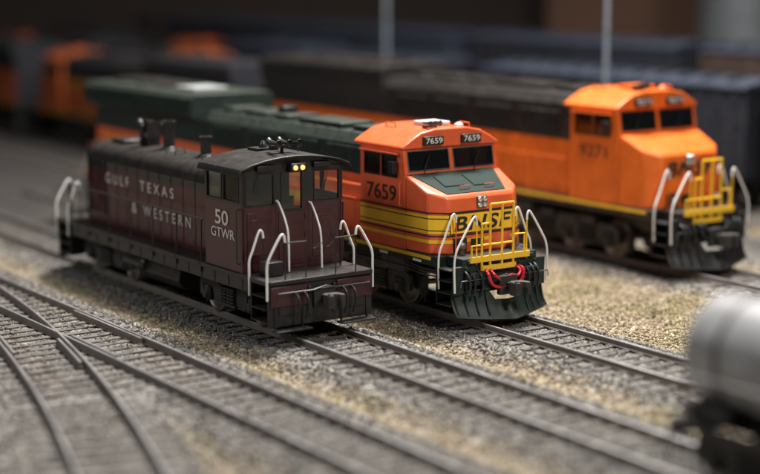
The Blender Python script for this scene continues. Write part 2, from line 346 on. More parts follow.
    for pts in ([(cb+.03,-.50,3.10),(cb+.12,-.48,3.05),(cb+.35,-.44,2.65),(cb+.45,-.42,2.25),(cb+.47,-.42,1.42)], [(cb+.03,.44,3.0),(cb+.12,.46,2.95),(cb+.35,.49,2.55),(cb+.45,.51,2.2),(cb+.47,.52,1.42)]):
        MB().tube(crom(pts,5), .026, 8).build('door_handrail', M['white'], r)
    for s in (-1, 1):
        MB().tube([(cb+.02, s*1.40, 2.95),(cb+.09, s*1.40, 2.93),(cb+.09, s*1.40, 1.75),(cb+.02, s*1.40, 1.72)], .018, 6).build('grab_iron', ma, r)
        MB().tube([(-1.36, s*1.46, 2.95),(-1.36, s*1.53, 2.93),(-1.36, s*1.53, 1.65),(-1.36, s*1.46, 1.62)], .018, 6).build('grab_iron', bk, r)
        MB().tube([(-.02, s*1.0, 2.28),(-.02, s*.42, 2.28),(-.02,s*.42,1.4)], .018, 6).build('end_railing', bk, r)
    for y0, y1 in ((-.36,-.02),(.02,.36)): MB().tube(crom([(-.02,y0,2.2),(-.02,(y0+y1)/2,2.08),(-.02,y1,2.2)],4), .012, 6).build('safety_chain', bk, r)
    MB().box(-.9,-.5,-1.2,-.75,1.402,1.75).build('platform_box', bk, r, bevel=.02)
    b = MB(); b.cyl((-1.75,0,4.14),(-1.75,0,4.36),.04); b.box(-1.85,-1.65,-.32,.32,4.32,4.38)
    for i, y in enumerate((-.3,-.15,0,.15,.3)):
        s = 1 if i % 2 == 0 else -1; b.lathe([(-.1,.03),(.05,.035),(.3,.05),(.36,.095),(.37,.09),(.30,.03)], (-1.75, y, 4.43), (s, 0, .05), 12)
    b.build('air_horn', bk, r)
    b = MB(); b.box(-2.9,-2.4,-.3,.3,4.12,4.24); b.cyl((-2.2,.75,4.0),(-2.2,.75,4.26),.02,None,8); b.lathe([(0,.1),(.1,.1),(.17,.05),(.18,.01)],(-2.65,0,4.23),(0,0,1),14); b.build('roof_antenna', bk, r)
    le = M['letter']; y = -.978
    text('GULF', 1.45, .28, (-9.0, y, 2.80), SIDE, le, r, .0, space=1.6); text('TEXAS', 1.95, .28, (-6.6, y, 2.80), SIDE, le, r, .0, space=1.6)
    text('&', .32, .28, (-7.95, y, 2.14), SIDE, le, r); text('WESTERN', 2.7, .28, (-6.05, y, 2.14), SIDE, le, r, .0, space=1.6)
    text('50', .64, .36, (-2.2, -1.464, 2.66), SIDE, le, r, .008); text('GTWR', 1.15, .24, (-2.15, -1.464, 2.28), SIDE, le, r, .004)
    return r
switcher()

# ---------------------------------------------------------------- six-axle wide-nose locomotives
def widecab(label, pos, number, body, top, trucks, detail=True, band=True, rot=ROT, emblem=None, far=False, zb=3.1):
    r = thing('road_locomotive', label, 'locomotive', pos, rot)
    L = 21.6; og = M[body]; gr = M[top]; bk = M['black']; dg = M['green'] if top == 'green' else M['black']
    tk = M[trucks]; hw = 1.0 if detail else 1.34; yl = M['yellow'] if not far else M['yellow2']
    b = MB(); b.box(-L, -.78, -1.5, 1.5, 1.34, 1.60); b.box(-L+.3, -.3, -.7, .7, .9, 1.34)
    b.build('frame', dg, r, bevel=.015)
    for s in (-1, 1):
        if body != 'navy': MB().box(-L+.1, -1.0, *sorted((s*1.501, s*1.508)), 1.48, 1.57).build('sill_stripe', yl, r)
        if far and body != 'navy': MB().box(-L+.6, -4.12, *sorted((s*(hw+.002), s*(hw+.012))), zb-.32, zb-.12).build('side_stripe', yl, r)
        if detail:
            for i in range(14): x = -20.6+i*1.45; MB().box(x, x+.35, *sorted((s*1.501, s*1.508)), 1.38, 1.44).build('reflector', M['white'], r)
            for z0, z1 in ((2.12,2.42),(2.86,2.92)): MB().box(-L+.8, -6.2, *sorted((s*1.036, s*1.042)), z0, z1).build('side_stripe', yl, r)
    b = MB(); b.prism([(-1.1,1.3),(-1.38,1.15),(-1.42,.55),(-1.15,.32),(1.15,.32),(1.42,.55),(1.38,1.15),(1.1,1.3)], -13.2, -8.4, 'x'); b.build('fuel_tank', tk, r, bevel=.04)
    for s in (-1, 1):
        MB().lathe([(0,.02),(.05,.15),(.12,.19),(2.2,.19),(2.27,.15),(2.3,.02)], (-8.2, s*1.2, 1.08), (1, 0, 0), 14).build('air_reservoir', tk, r)
    if detail:
        for s in (-1, 1):
            b = MB()
            for i, z in enumerate((1.12, 1.2, 1.27)): b.tube([(-7.0, s*(1.40-.03*i), z), (-2.2, s*(1.40-.03*i), z), (-1.6, s*1.3, z-.1), (-1.0, s*1.2, z-.1)], .022, 6)
            b.box(-3.3,-2.3,*sorted((s*1.2,s*1.38)),.98,1.3); b.build('piping', tk, r)
    truck(r, -4.6, 3, 1.75, tk, 1.12, springs=not far); truck(r, -17.0, 3, 1.75, tk, 1.12, springs=not far)
    def F(z): return (-.78-.09*(z-1.6), 1.10-.03*(z-1.6))
    def Mm(z): return (-1.12-.10*(z-1.6), 1.46-.03*(z-1.6))
    def loop(z, off=0):
        f, m = F(z), Mm(z); q = [(-2.1, 1.5), (m[0], m[1]), (f[0], f[1])]
        near = [(x+off*(.8 if i == 2 else .5 if i == 1 else 0), -(y+off*(1 if i < 2 else .5))) for i, (x, y) in enumerate(q)]
        return near + [(x, -y) for x, y in near[::-1]]
    b = MB(); zt = 3.02; lo = [b.bm.verts.new((x, y, 1.6)) for x, y in loop(1.6)]; hi = []
    zz = [3.50, 3.12, zt, zt, 3.12, 3.50]
    for (x, y), z in zip(loop(zt), zz): hi.append(b.bm.verts.new((x, y, z)))
    for i in range(5): b.vf([lo[i], lo[i+1], hi[i+1], hi[i]], 0)
    b.vf(lo[::-1], 0); b.vf([hi[0], lo[0], lo[5], hi[5]], 0)
    b.vf([hi[0], hi[1], hi[2]], 0); b.vf([hi[3], hi[4], hi[5]], 0); b.vf([hi[0], hi[2], hi[3], hi[5]], 0)
    b.build('nose', [og], r, bevel=.06, sharp=20)
    f = F(zt); slope = (3.50-zt)/(-2.1-f[0])
    def onz(x, o=.012): return zt+(x-f[0])*slope+o
    if detail:
        b = MB(); q = [(f[0]-.14,-.96),(f[0]-.14,.90),(-2.08,1.32),(-2.08,-1.38)]
        b.vf([b.bm.verts.new((x, y, onz(x))) for x, y in q], 0)
        b.build('antiglare_panel', M['mgreen'], r, solid=.008)
        for (xa, xb, ya, yb) in ((-1.35,-1.85,-.8,-.2), (-1.3,-1.85,.1,.6)):
            b = MB(); b.prism([(xb,onz(xb,.0)),(xa,onz(xa,.0)),(xa,onz(xa,.05)),(xb,onz(xb,.05))], ya, yb, 'y'); b.build('nose_top_hatch', M['mgreen'], r, bevel=.015)
        for y in (-.45, .35): MB().tube([(-1.2,y,onz(-1.2,0)),(-1.2,y,onz(-1.2,.1)),(-1.2,y+.3,onz(-1.2,.1)),(-1.2,y+.3,onz(-1.2,0))], .014, 6).build('nose_grab_iron', og, r)
    def bandf(z0, z1, off, m, xback=-4.1, name='stripe'):
        b = MB(); a = [(xback, -1.5-off)]+loop(z0, off)+[(xback, 1.5+off)]; c = [(xback, -1.5-off)]+loop(z1, off)+[(xback, 1.5+off)]
        va = [b.bm.verts.new((x, y, z0)) for x, y in a]; vc = [b.bm.verts.new((x, y, z1)) for x, y in c]
        for i in range(len(a)-1): b.vf([va[i], va[i+1], vc[i+1], vc[i]])
        b.build(name, m, r)
    if band:
        bandf(2.12, 2.58, .012, yl); bandf(2.62, 2.655, .012, dg); bandf(2.045, 2.08, .012, dg)
        bandf(1.88, 1.97, .012, yl); bandf(2.19, 2.215, .016, dg, name='pinstripe'); bandf(2.485,2.51,.016,dg,name='pinstripe')
    tilt = (Vector((0,1,0)), Vector((-.09,0,1)).normalized()); tn = tilt[0].cross(tilt[1])
    if emblem:
        zc = 2.35 if detail else 2.62; fc = Vector((F(zc)[0], 0, zc))
        if detail:
            b = MB(); b.plate(fc+tn*.026,(0,1,0),tilt[1],tn,.010,-1.05,1.05,-.255,.265); b.build('emblem_border', M['dletter'], r)
            b = MB(); b.plate(fc+tn*.034,(0,1,0),tilt[1],tn,.012,-1.03,1.03,-.23,.24); b.build('emblem_panel', M['yellow'], r)
        text(emblem, 1.86, .37 if detail else .40, fc+tn*.042+tilt[1]*.004, tilt, M['dletter'], r, .022, .25, 1.12, name='emblem')
    fx = F(2.95)[0]
    b = MB(); b.box(fx-.02, fx+.07, -.16, .14, 2.70, 3.0); hl = b.build('headlight', M['steel'], r, bevel=.02)
    for y in (-.085, .065):
        for z in (2.78, 2.92): MB().lathe([(0,.062),(.02,.055),(.03,.02)], (fx+.07, y, z), (1,0,0), 14).build('lamp_lens', M['lens'], hl)
    fx = F(1.9)[0]
    MB().box(fx-.02, fx+.02, .28, .86, 1.66, 2.02).build('nose_door', og, r, bevel=.012)
    MB().box(fx, fx+.05, -.95,-.55,1.66,2.0).build('nose_hatch', dg, r, bevel=.012)
    MB().box(fx, fx+.04, -.4,0,1.7,1.95).build('nose_hatch', dg, r, bevel=.012)
    if not far:
        for y in (-.82, .82):
            b = MB(); b.lathe([(0,.1),(.06,.1),(.09,.07),(.1,.02)], (-.62, y, 1.82), (1,0,0), 14); b.box(-.78,-.6,y-.05,y+.05,1.6,1.76); b.build('ditch_light', M['steel'], r)
    cb, ca = -2.22, -4.1; zt2 = 4.13
    sw = [(-3.88,-3.22,3.42,3.95), (-3.10,-2.48,3.42,3.95)]
    b = MB()
    for s in (-1, 1):
        b.plate((0,s*1.5,0),(1,0,0),(0,0,1),(0,s,0),.06,ca,cb,1.6,zt2,sw)
        b.prism([(cb,1.6),(-2.1,1.6),(-2.1,3.5),(cb,zt2)], *sorted((s*1.5, s*1.44)), 'y')
    b.plate((ca,0,0),(0,1,0),(0,0,1),(-1,0,0),.06,-1.438,1.438,1.6,zt2)
    V = Vector((cb+2.1, 0, zt2-3.5)).normalized(); N = Vector((V.z, 0, -V.x)); Lv = (zt2-3.5)/V.z
    ws = [(-1.36,-.09,.09,Lv-.07), (.09,1.36,.09,Lv-.07)]
    b.plate((-2.1,0,3.5),(0,1,0),V,N,.05,-1.44,1.44,-.02,Lv,ws)
    b.build('cab', og, r, bevel=.012)
    for w in sw:
        for s in (-1, 1): window(r,(0,s*1.5,0),(1,0,0),(0,0,1),(0,s,0),*w,bk,M['dglass'])
    for w in ws: window(r,(-2.1,0,3.5),(0,1,0),V,N,*w,M['steel'] if detail else bk,M['dglass'],.03,'windshield')
    b = MB(); b.box(-3.9,-2.5,-1.3,1.3,1.65,3.2); b.box(-2.75,-2.45,-1.1,-.3,3.2,3.62); b.build('cab_interior', M['truck2'], r, bevel=.04)
    for y in (-1.05, .55):
        b = MB(); b.box(-3.35,-2.95,y,y+.45,3.2,3.4); b.box(-3.45,-3.32,y,y+.45,3.3,3.9); b.build('cab_seat', M['seat'], r, bevel=.04)
    rf = [(-1.55,zt2),(-1.55,zt2+.07),(-1.30,zt2+.22),(-.95,zt2+.40),(-.5,zt2+.48),(.5,zt2+.48),(.95,zt2+.40),(1.30,zt2+.22),(1.55,zt2+.07),(1.55,zt2)]
    b = MB(); b.prism(rf, ca-.25, cb+.06, 'x'); b.build('cab_roof', og, r, bevel=.035, sharp=20)
    xf = cb+.06
    for y0 in (-.92, .30):
        nb = MB().box(xf-.01, xf+.09, y0, y0+.62, zt2+.08, zt2+.30).build('number_board', bk, r, bevel=.012)
        if number: text(number, .52, .14, (xf+.096, y0+.31, zt2+.19), FRONT, M['white'], nb, .0, name='board_number')
    MB().box(-3.35,-2.65,-.35,.35,zt2+.482,zt2+.60).build('air_conditioner', M['pale'] if detail else og, r, bevel=.03)  # pale colour on the detailed engine also carries the cab roof highlight
    MB().lathe([(0,.12),(.06,.12),(.11,.06),(.12,.01)], (-2.55,.55,zt2+.45),(0,0,1),16).build('antenna_dome', M['pale'] if detail else og, r)
    b = MB(); b.box(-2.6,-2.5,-.6,-.2,zt2+.46,zt2+.54)
    for y in (-.55,-.4,-.25): b.lathe([(-.08,.03),(.12,.035),(.25,.08),(.26,.07),(.2,.02)],(-2.55,y,zt2+.6),(1,0,0),10)
    b.build('air_horn', M['steel'] if detail else bk, r)
    for (x,y) in ((-3.9,-.8),(-2.9,.85)): MB().tube([(x,y,zt2+.40),(x,y,zt2+.54),(x+.4,y,zt2+.54),(x+.4,y,zt2+.40)], .018, 6).build('roof_grab', og, r)
    for y in (-.9, .7): MB().tube([Vector((-2.1,y,3.5))+V*.02+N*.03, Vector((-2.1,y+.06,3.5))+V*.2+N*.04, Vector((-2.1,y+.22,3.5))+V*.48+N*.03], .013, 5).build('wiper', bk, r)
    for s in (-1, 1):
        MB().box(-4.0,-3.86,*sorted((s*1.501,s*1.508)),2.7,3.3).build('cab_panel', og, r, bevel=.003)
        MB().box(-2.62,-2.4,*sorted((s*1.53,s*1.68)),3.5,3.82).build('side_mirror', bk, r, bevel=.01)
        MB().box(-4.0,-2.35,*sorted((s*1.502,s*1.62)),3.99,4.03).build('window_awning', og, r)
        if detail:
            MB().tube([(-2.25, s*1.51, 3.3),(-2.25, s*1.57, 3.28),(-2.25, s*1.57, 2.72),(-2.25, s*1.51, 2.70)], .014, 6).build('grab_iron', og, r)
    hx0 = -13.4; ht = 4.28 if detail else 4.42
    hp = [(-hw,1.6),(-hw,zb),(-hw,ht-.28),(-hw+.22,ht),(hw-.22,ht),(hw,ht-.28),(hw,zb),(hw,1.6)]
    b = MB(1); b.prism(hp, hx0+.002, ca-.002, 'x', [0,1,1,1,1,1,0,0]); b.build('hood', [og, gr], r, bevel=.02)
    rp = [(-hw-.02,1.6),(-hw-.02,zb),(-hw-.02,3.85),(-1.5,4.12),(-1.5,4.66),(-1.35,4.80),(1.35,4.80),(1.5,4.66),(1.5,4.12),(hw+.02,3.85),(hw+.02,zb),(hw+.02,1.6)]
    b = MB(1); b.prism(rp, -21.3, hx0, 'x', [0,1,1,1,1,1,1,1,1,1,0,0]); b.build('radiator_section', [og, gr], r, bevel=.02)
    for s in (-1, 1):
        if detail: MB().box(-6.1,-4.2,*sorted((s*1.002,s*1.34)),1.602,3.0).build('blower_box', og, r, bevel=.03)
        if not far:
            for i in range(13):
                xa = -13.2+i*.54; b = MB(); b.box(xa, xa+.5, *sorted((s*hw, s*(hw+.016))), 1.7, zb-.07); b.box(xa+.4,xa+.44,*sorted((s*(hw+.016),s*(hw+.03))),1.8,1.9); b.build('hood_door', og, r, bevel=.006)
        for g in range(4):
            b = MB()
            for i in range(8): z = 3.3+i*.085; b.prism([(s*hw, z), (s*(hw+.04), z), (s*hw, z+.06)], -12.9+g*2.15, -11.2+g*2.15, 'x')
            b.build('grille', gr, r)
        b = MB()
        for i in range(31): x = -21.0+i*.235; b.box(x, x+.05, *sorted((s*1.5, s*1.52)), 4.17, 4.62)
        b.build('radiator_screen', gr, r)
        b = MB(); b.tube([(-L+.6,s*1.47,2.65),(-4.3,s*1.47,2.65)], .020, 6)
        for i in range(12): x = -L+.7+i*1.5; b.tube([(x,s*1.49,1.4),(x,s*1.47,2.66)], .018, 6)
        b.build('side_handrail', og, r)
    for x in (-20.3,-18.6,-17.0):
        if x > -20 or detail: MB().lathe([(0,.72),(.1,.72),(.12,.62),(.13,.02)], (x,0,4.78),(0,0,1),24).build('roof_fan', bk if detail else gr, r)
    MB().box(-15.9,-14.6,-.7,.5,4.802,4.90).build('highlight_patch', M['pale2'] if detail else gr, r, bevel=.02)  # raised patch, painted pale on the detailed engine to imitate a roof highlight
    for xa, xb in ((-13.0,-12.3),(-11.7,-10.4),(-9.9,-9.2),(-8.6,-6.4),(-5.8,-4.9)): MB().box(xa,xb,-.6,.55,ht+.002,ht+.15).build('roof_hatch', gr, r, bevel=.03)
    if detail:
        for i in range(14): x = -13.1+i*.62; MB().box(x, x+.06, -.76, .76, 4.27, 4.305).build('roof_rib', gr, r)
        MB().box(-10.3,-9.95,-.25,.25,4.28,4.62).build('exhaust_stack', bk, r, bevel=.03)
    for x, s in ((0, 1), (-L, -1)):
        b = MB(); b.box(*sorted((x-s*.12, x-s*.78)), -1.18, 1.18, 1.36, 1.60); b.box(*sorted((x-s*.1, x-s*.2)), -1.45, 1.45, .72, 1.42)
        for y in (-1.1,-.6,.6,1.1): b.box(*sorted((x-s*.1, x-s*.06)), y-.03, y+.03, .75, 1.4)
        for i in range(8): b.box(*sorted((x-s*.12, x-s*.06)), -1.05+i*.28, -1.05+i*.28+.14, 1.45, 1.56)
        for y in (-.85,.85): b.box(*sorted((x-s*.06, x+s*.06)), y-.22, y+.22, .95, 1.25)
        b.build('pilot', dg, r, bevel=.012)
        b = MB(); ny, nz = 16, 7; G = {}
        for i in range(ny+1):
            y = -1.45+2.9*i/ny; ay = abs(y)
            ztop = (.82-.10*max(0, ay-1.0)/.45) if ay > .5 else .56
            zbot = .10+.10*(ay/1.5)**2
            for j in range(nz+1):
                v = j/nz; z = zbot+(ztop-zbot)*v; xx = .34-ay*.36+.26*(1-v)**2.2-.05
                G[i, j] = b.bm.verts.new((x+s*xx, y, z))
        for i in range(ny):
            for j in range(nz): b.vf([G[i,j], G[i+1,j], G[i+1,j+1], G[i,j+1]])
        b.build('plough', M['green'] if top == 'green' else bk, r, solid=.05, sharp=28)
        for ys in (-1, 1):
            b = MB()
            for ay in (.62, .88, 1.14, 1.38):
                xb = x+s*(.34-ay*.36-.05); b.prism([(xb+s*.02,.80),(xb+s*.045,.74),(xb+s*.13,.40),(xb+s*.24,.22),(xb+s*.20,.22),(xb+s*.08,.42),(xb-s*.02,.76)], ys*ay-.02, ys*ay+.02, 'y')
            b.tube([(x+s*(.34-.55*.36-.02), ys*.55, .84),(x+s*(.34-1.42*.36-.02), ys*1.42, .76)], .03, 6)
            b.build('plough_rib', dg, r)
        for ys in (-1, 1):
            b = MB()
            for z in (.42,.72,1.02,1.30): b.box(*sorted((x-s*.22, x-s*.80)), *sorted((ys*1.1, ys*1.5)), z, z+.035)
            b.box(*sorted((x-s*.78, x-s*.82)), *sorted((ys*1.06, ys*1.48)), .4, 1.36); b.box(*sorted((x-s*.2, x-s*.82)), *sorted((ys*1.06, ys*1.1)), .4, 1.36)
            b.build('step', dg, r, bevel=.008)
            if far: continue
            for k2, dx in enumerate((.06, .70)):
                xx = x-s*dx; yt = .80 if k2 == 0 else .95
                MB().tube(crom([(xx, ys*yt, 2.42),(xx, ys*(yt+.02), 2.58),(xx, ys*(yt+.12), 2.60),(xx, ys*1.34, 1.98),(xx, ys*1.45, 1.75),(xx, ys*1.49, 1.45),(xx, ys*1.47, .80)], 5), .027, 8).build('corner_handrail', M['white'], r)
                MB().tube([(xx, ys*yt, 1.45),(xx, ys*yt, 2.44)], .018, 6).build('rail_post', og if k2 else M['yellow'], r)
        if far: coupler(r, x+s*.12, s, M['truck']); continue
        b = MB(); xr = x-s*.03
        for y, z_ in ((-.66,2.45),(-.40,2.92),(-.02,2.92),(.34,2.92)): b.tube([(xr, y, 1.28),(xr, y, z_)], .032, 8)
        b.tube([(xr,-.40,2.92),(xr,.34,2.92)], .032, 8); b.tube([(xr,-.66,2.45),(xr,-.40,2.45)], .03, 8); b.tube([(xr,-.66,1.92),(xr,.34,1.92)], .028, 8)
        b.tube([(xr,-.66,1.92),(xr,-.98,1.92),(xr,-.98,1.5)], .028, 8); b.tube([(xr,.34,2.1),(xr,.70,2.1),(xr,.70,1.5)], .028, 8)
        b.box(*sorted((xr-s*.03,xr+s*.03)),-1.02,.86,1.50,1.64)
        b.box(*sorted((xr-s*.01,xr+s*.05)),-.66,.40,1.28,1.40)
        b.build('front_railing', M['yellow'], r)
        for (y0, y1, zs, rr) in ((-.58,.50,.86,.042), (-.42,.40,1.02,.034)):
            MB().tube(crom([(x, y0, 1.30),(x+s*.16, y0-.02, 1.22),(x+s*.2, y0+.10, zs+.08),(x+s*.2,(y0+y1)/2-.12,zs),(x+s*.2,(y0+y1)/2+.12,zs+.12),(x+s*.2, y1-.10, zs+.08),(x+s*.16, y1+.02, 1.22),(x, y1, 1.30)], 6), rr, 8).build('red_air_hose' if detail else 'front_air_hose', M['red'] if detail else M['rubber'], r)
        for y in (-1.15,-1.0,-.76,.72,.9,1.05): MB().tube(crom([(x-s*.06,y,1.3),(x+s*.08,y,1.2),(x+s*.13,y+.02,.98),(x+s*.10,y,.72)], 5), .032, 8).build('air_hose', M['rubber'], r)
        MB().tube([(x+s*.09,-1.4,.95),(x+s*.09,-1.38,1.10),(x+s*.09,-.3,1.10),(x+s*.15,0,1.16),(x+s*.09,.3,1.10),(x+s*.09,1.38,1.10),(x+s*.09,1.4,.95)], .016, 6).build('uncoupling_lever', M['steel'], r)
        coupler(r, x+s*.12, s, M['truck'])
    if number:
        nw, nh, nm = (1.3, .40, M['dletter']) if detail else (1.1, .33, M['fletter'])
        text(number, nw, nh, (-3.13, -1.512, 2.98), SIDE, nm, r, .004); text(number, nw, nh, (-3.13, 1.512, 2.98), FSIDE, nm, r, .004)
    return r
widecab('orange and green model road locomotive numbered 7659, with yellow front railing and red hoses', P(1.26, 4.57), '7659', 'orange', 'green', 'truck2', emblem='BNSF', zb=3.2)
far = widecab('bright orange wide-cab model locomotive with black hood at far right, numbered 9271', P(-.30, 13.65), '9271', 'orange2', 'black', 'truck', detail=False, band=False, emblem='BNSF', zb=3.15)
far.scale = (1.07, 1.07, 1.10)
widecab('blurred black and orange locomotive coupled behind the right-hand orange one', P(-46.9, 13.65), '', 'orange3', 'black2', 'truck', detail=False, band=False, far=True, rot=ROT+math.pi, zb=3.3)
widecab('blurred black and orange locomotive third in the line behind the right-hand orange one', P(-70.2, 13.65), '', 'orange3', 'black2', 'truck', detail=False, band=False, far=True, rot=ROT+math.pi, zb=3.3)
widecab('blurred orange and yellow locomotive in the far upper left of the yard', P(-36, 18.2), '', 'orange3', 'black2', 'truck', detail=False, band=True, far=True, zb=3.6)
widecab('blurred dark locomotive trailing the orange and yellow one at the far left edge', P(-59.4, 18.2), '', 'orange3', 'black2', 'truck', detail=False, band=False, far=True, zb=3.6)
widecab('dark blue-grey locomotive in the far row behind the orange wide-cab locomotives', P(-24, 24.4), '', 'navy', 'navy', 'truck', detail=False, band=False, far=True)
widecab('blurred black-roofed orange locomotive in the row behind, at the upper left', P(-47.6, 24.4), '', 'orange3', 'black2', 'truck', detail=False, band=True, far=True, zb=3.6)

# ---------------------------------------------------------------- freight cars
def boxcar(label, pos, m, roofm, h=4.6, L=15, name='boxcar'):
    r = thing(name, label, 'freight car', pos, ROT)
    b = MB(); b.box(-L, 0, -1.45, 1.45, 1.1, h-.2)
    for i in range(int(L/.9)+1):
        x = -L+.02+i*.9
        for s in (-1, 1): b.box(x, x+.1, *sorted((s*1.45, s*1.52)), 1.12, h-.25)
    b.build('body', m, r, bevel=.02)
    b = MB(); b.prism([(-1.55,h-.2),(-1.5,h-.1),(0,h+.12),(1.5,h-.1),(1.55,h-.2)], -L-.05, .05, 'x')
    for i in range(int(L/1.2)): b.box(-L+.5+i*1.2, -L+.58+i*1.2, -1.1, 1.1, h-.03, h+.14)
    b.build('roof', roofm, r)
    for s in (-1, 1): MB().box(-L/2-1.4,-L/2+1.4,*sorted((s*1.53,s*1.60)),1.2,h-.4).build('door', m, r, bevel=.02)
    MB().box(-L-.1,.1,-.3,.3,.85,1.1).build('frame', M['truck'], r)
    truck(r,-2.2,2,1.7,M['truck'],1.05,.42,False); truck(r,-L+2.2,2,1.7,M['truck'],1.05,.42,False)
    coupler(r,0,1,M['truck']); coupler(r,-L,-1,M['truck'])
    return r
boxcar('dark blue-grey boxcar in the row behind the right-hand orange locomotive, cut by the frame edge', P(9, 24.4), M['navy'], M['navy'])
boxcar('black boxcar coupled in the blurred row behind the orange wide-cab locomotive roof', P(-7.5, 24.4), M['black2'], M['navy'])
boxcar('tall dark boxcar in the farthest row, right of centre', P(-18, 31.5), M['black2'], M['navy'], 5.4)
boxcar('brown boxcar in the farthest row near the tall grey pole', P(-1.5, 31.5), M['brownbox'], M['navy'], 5.4)
boxcar('blue-roofed boxcar in the farthest row at upper centre', P(-34.5, 31.5), M['navy'], M['navy'], 5.4)
boxcar('dark boxcar in the farthest row at upper left', P(-51, 31.5), M['black2'], M['navy'], 5.4)
boxcar('brown boxcar in the farthest row, leftmost of it', P(-67.5, 31.5), M['brownbox'], M['black2'], 5.4)

def tankcar():
    r = thing('tank_car', 'plain grey tank car, blurred in the right foreground', 'tank car', P(12.35, .1), ROT)
    L = 10; R0 = 1.0; zc = 2.16
    prof = [(0,.02)]+[(.45*(1-math.cos(a)), R0*math.sin(a)) for a in [R(t) for t in range(10, 91, 10)]]
    prof = prof+[(L-d, q) for d, q in prof[::-1]]
    b = MB(); b.lathe(prof, (0,0,zc), (1,0,0), 40); b.build('tank', M['tank'], r)
    for x in (1.0, 3.6, 6.4, 9.0): MB().lathe([(0,R0+.004),(.0,R0+.02),(.09,R0+.02),(.09,R0+.004)], (x,0,zc), (1,0,0), 40).build('tank_band', M['truck2'], r)
    b = MB(); b.lathe([(0,.5),(.5,.5),(.56,.42),(.6,.05)], (5,0,zc+R0-.1), (0,0,1), 24); b.build('dome', M['tank'], r)
    b = MB(); b.box(.3,L-.3,-.35,.35,.85,1.16); b.box(.3,.45,-1.2,1.2,.8,1.12); b.box(L-.45,L-.3,-1.2,1.2,.8,1.12)
    for s in (-1, 1): b.box(.3,L-.3,*sorted((s*1.1,s*1.22)),.95,1.1); b.box(.5,1.4,*sorted((s*.3,s*1.0)),1.1,1.4)
    b.build('underframe', M['black'], r, bevel=.015)
    for s in (-1, 1):
        b = MB(); b.tube([(.6,s*1.2,1.1),(.6,s*1.2,1.9),(L-.6,s*1.2,1.9),(L-.6,s*1.2,1.1)], .03, 8); b.build('handrail', M['black'], r)
        b = MB()
        for x in (.32, .7): b.tube([(x,s*1.24,1.1),(x,s*1.24,.35)], .025, 6)
        for z in (.4,.7,1.0): b.tube([(.32,s*1.24,z),(.7,s*1.24,z)], .025, 6)
        b.build('ladder', M['black'], r)
    truck(r,2.0,2,1.7,M['truck'],1.05,.42); truck(r,L-2.0,2,1.7,M['truck'],1.05,.42)
    coupler(r,.25,-1,M['truck']); coupler(r,L-.25,1,M['truck'])
tankcar()

# ---------------------------------------------------------------- tracks
def sepB(k):
    k = k+2.6
    if k < -16.3: return 0.0
    if k < -1.36: return .00649*(k+16.31)**2
    return 1.45+.194*(k+1.36)+.0055*(k+1.36)**2
A0 = -4.42; TS = .50
fB = lambda k: A0-sepB(k)
fC = lambda k: A0-3.1-sepB(k)
RH = .155
prof = [(-.07,-RH),(.07,-RH),(.07,-RH+.025),(.016,-RH+.04),(.016,-.048),(.034,-.036),(.034,-.006),(.027,0),(-.027,0),(-.034,-.006),(-.034,-.036),(-.016,-.048),(-.016,-RH+.04),(-.07,-RH+.025)]
def rail(fn, off, k0, k1, dk, parent, lift=0, name='rail'):
    bm = MB(); ks = list(np.arange(k0, k1+1e-6, dk)); rings = []
    for k in ks:
        k = float(k); c = P(k, fn(k)); t = (P(k+.05, fn(k+.05))-P(k-.05, fn(k-.05))).normalized(); nrm = Vector((-t.y, t.x, 0))
        rings.append([bm.bm.verts.new(c+nrm*(off+p)+Vector((0,0,z+lift))) for p, z in prof])
    n = len(prof)
    for a, b in zip(rings, rings[1:]):
        for j in range(n): bm.vf([a[j], a[(j+1)%n], b[(j+1)%n], b[j]], 1 if j in (6,7,8) else 0)
    bm.vf(rings[0][::-1]); bm.vf(rings[-1])
    return bm.build(name, [M['railside'], M['railtop']], parent, sharp=50)
tb = MB(); tb.box(-.10,.10,-1.25,1.25,-.17,0); tb.mi = 1
for s in (-1, 1):
    tb.box(-.085,.085,s*.735-.15,s*.735+.15,0,.012)
    for q in (-.12,.12): tb.box(-.018,.018,s*.735+q-.025,s*.735+q+.025,.012,.032)
tie0 = tb.build('tie', [M['tie'], M['railside']], None, bevel=.012); tie_me = tie0.data; bpy.data.objects.remove(tie0)
def track(label, fn, k0, k1, sp=TS, tk0=None, curved=False, lift=0, widen=None):
    r = thing('railway_track', label, 'railway track', (0,0,0))
    dk = .6 if curved else (k1-k0)
    rail(fn,-.74,k0,k1,dk,r,lift); rail(fn,.74,k0,k1,dk,r,lift)
    n0 = math.ceil((tk0 if tk0 is not None else k0)/sp); n1 = math.floor(k1/sp)
    for i in range(n0, n1+1):
        k = i*sp; o = bpy.data.objects.new('tie', tie_me); C.objects.link(o); o.parent = r
        a = fn(k); w = widen(k) if widen else 0
        t = (P(k+.05, fn(k+.05))-P(k-.05, fn(k-.05))); ang = math.atan2(t.y, t.x)
        p = P(k+random.uniform(-.03,.03), a-w/2+random.uniform(-.03,.03)); o.location = (p.x, p.y, -RH-.004+random.uniform(-.008,.003)); o.rotation_euler = (0,0,ang+random.uniform(-.025,.025)); o.scale = (1, 1+w/2.5, 1)
    return r
track('track under the maroon switcher, running down to the grey tank car', lambda k: 0.0, -29, 19.5)
track('track under the numbered 7659 orange locomotive, crossing the tan gravel', lambda k: 4.57, -28, 20.5)
track('empty track on darker ground behind the 7659 locomotive, far left', lambda k: 9.1, -62, -18)
track('track under the right-hand orange locomotive, behind the wide gravel strip', lambda k: 13.65, -70, 12, .85)
tA = track('foreground track passing straight through the switch at lower left', lambda k: A0, -26, 16, widen=lambda k: sepB(k) if k < 1.5 else 0)
tB = track('track curving off the switch towards the bottom edge of the picture', fB, -18.8, 14.6, tk0=1.7, curved=True, lift=.005)
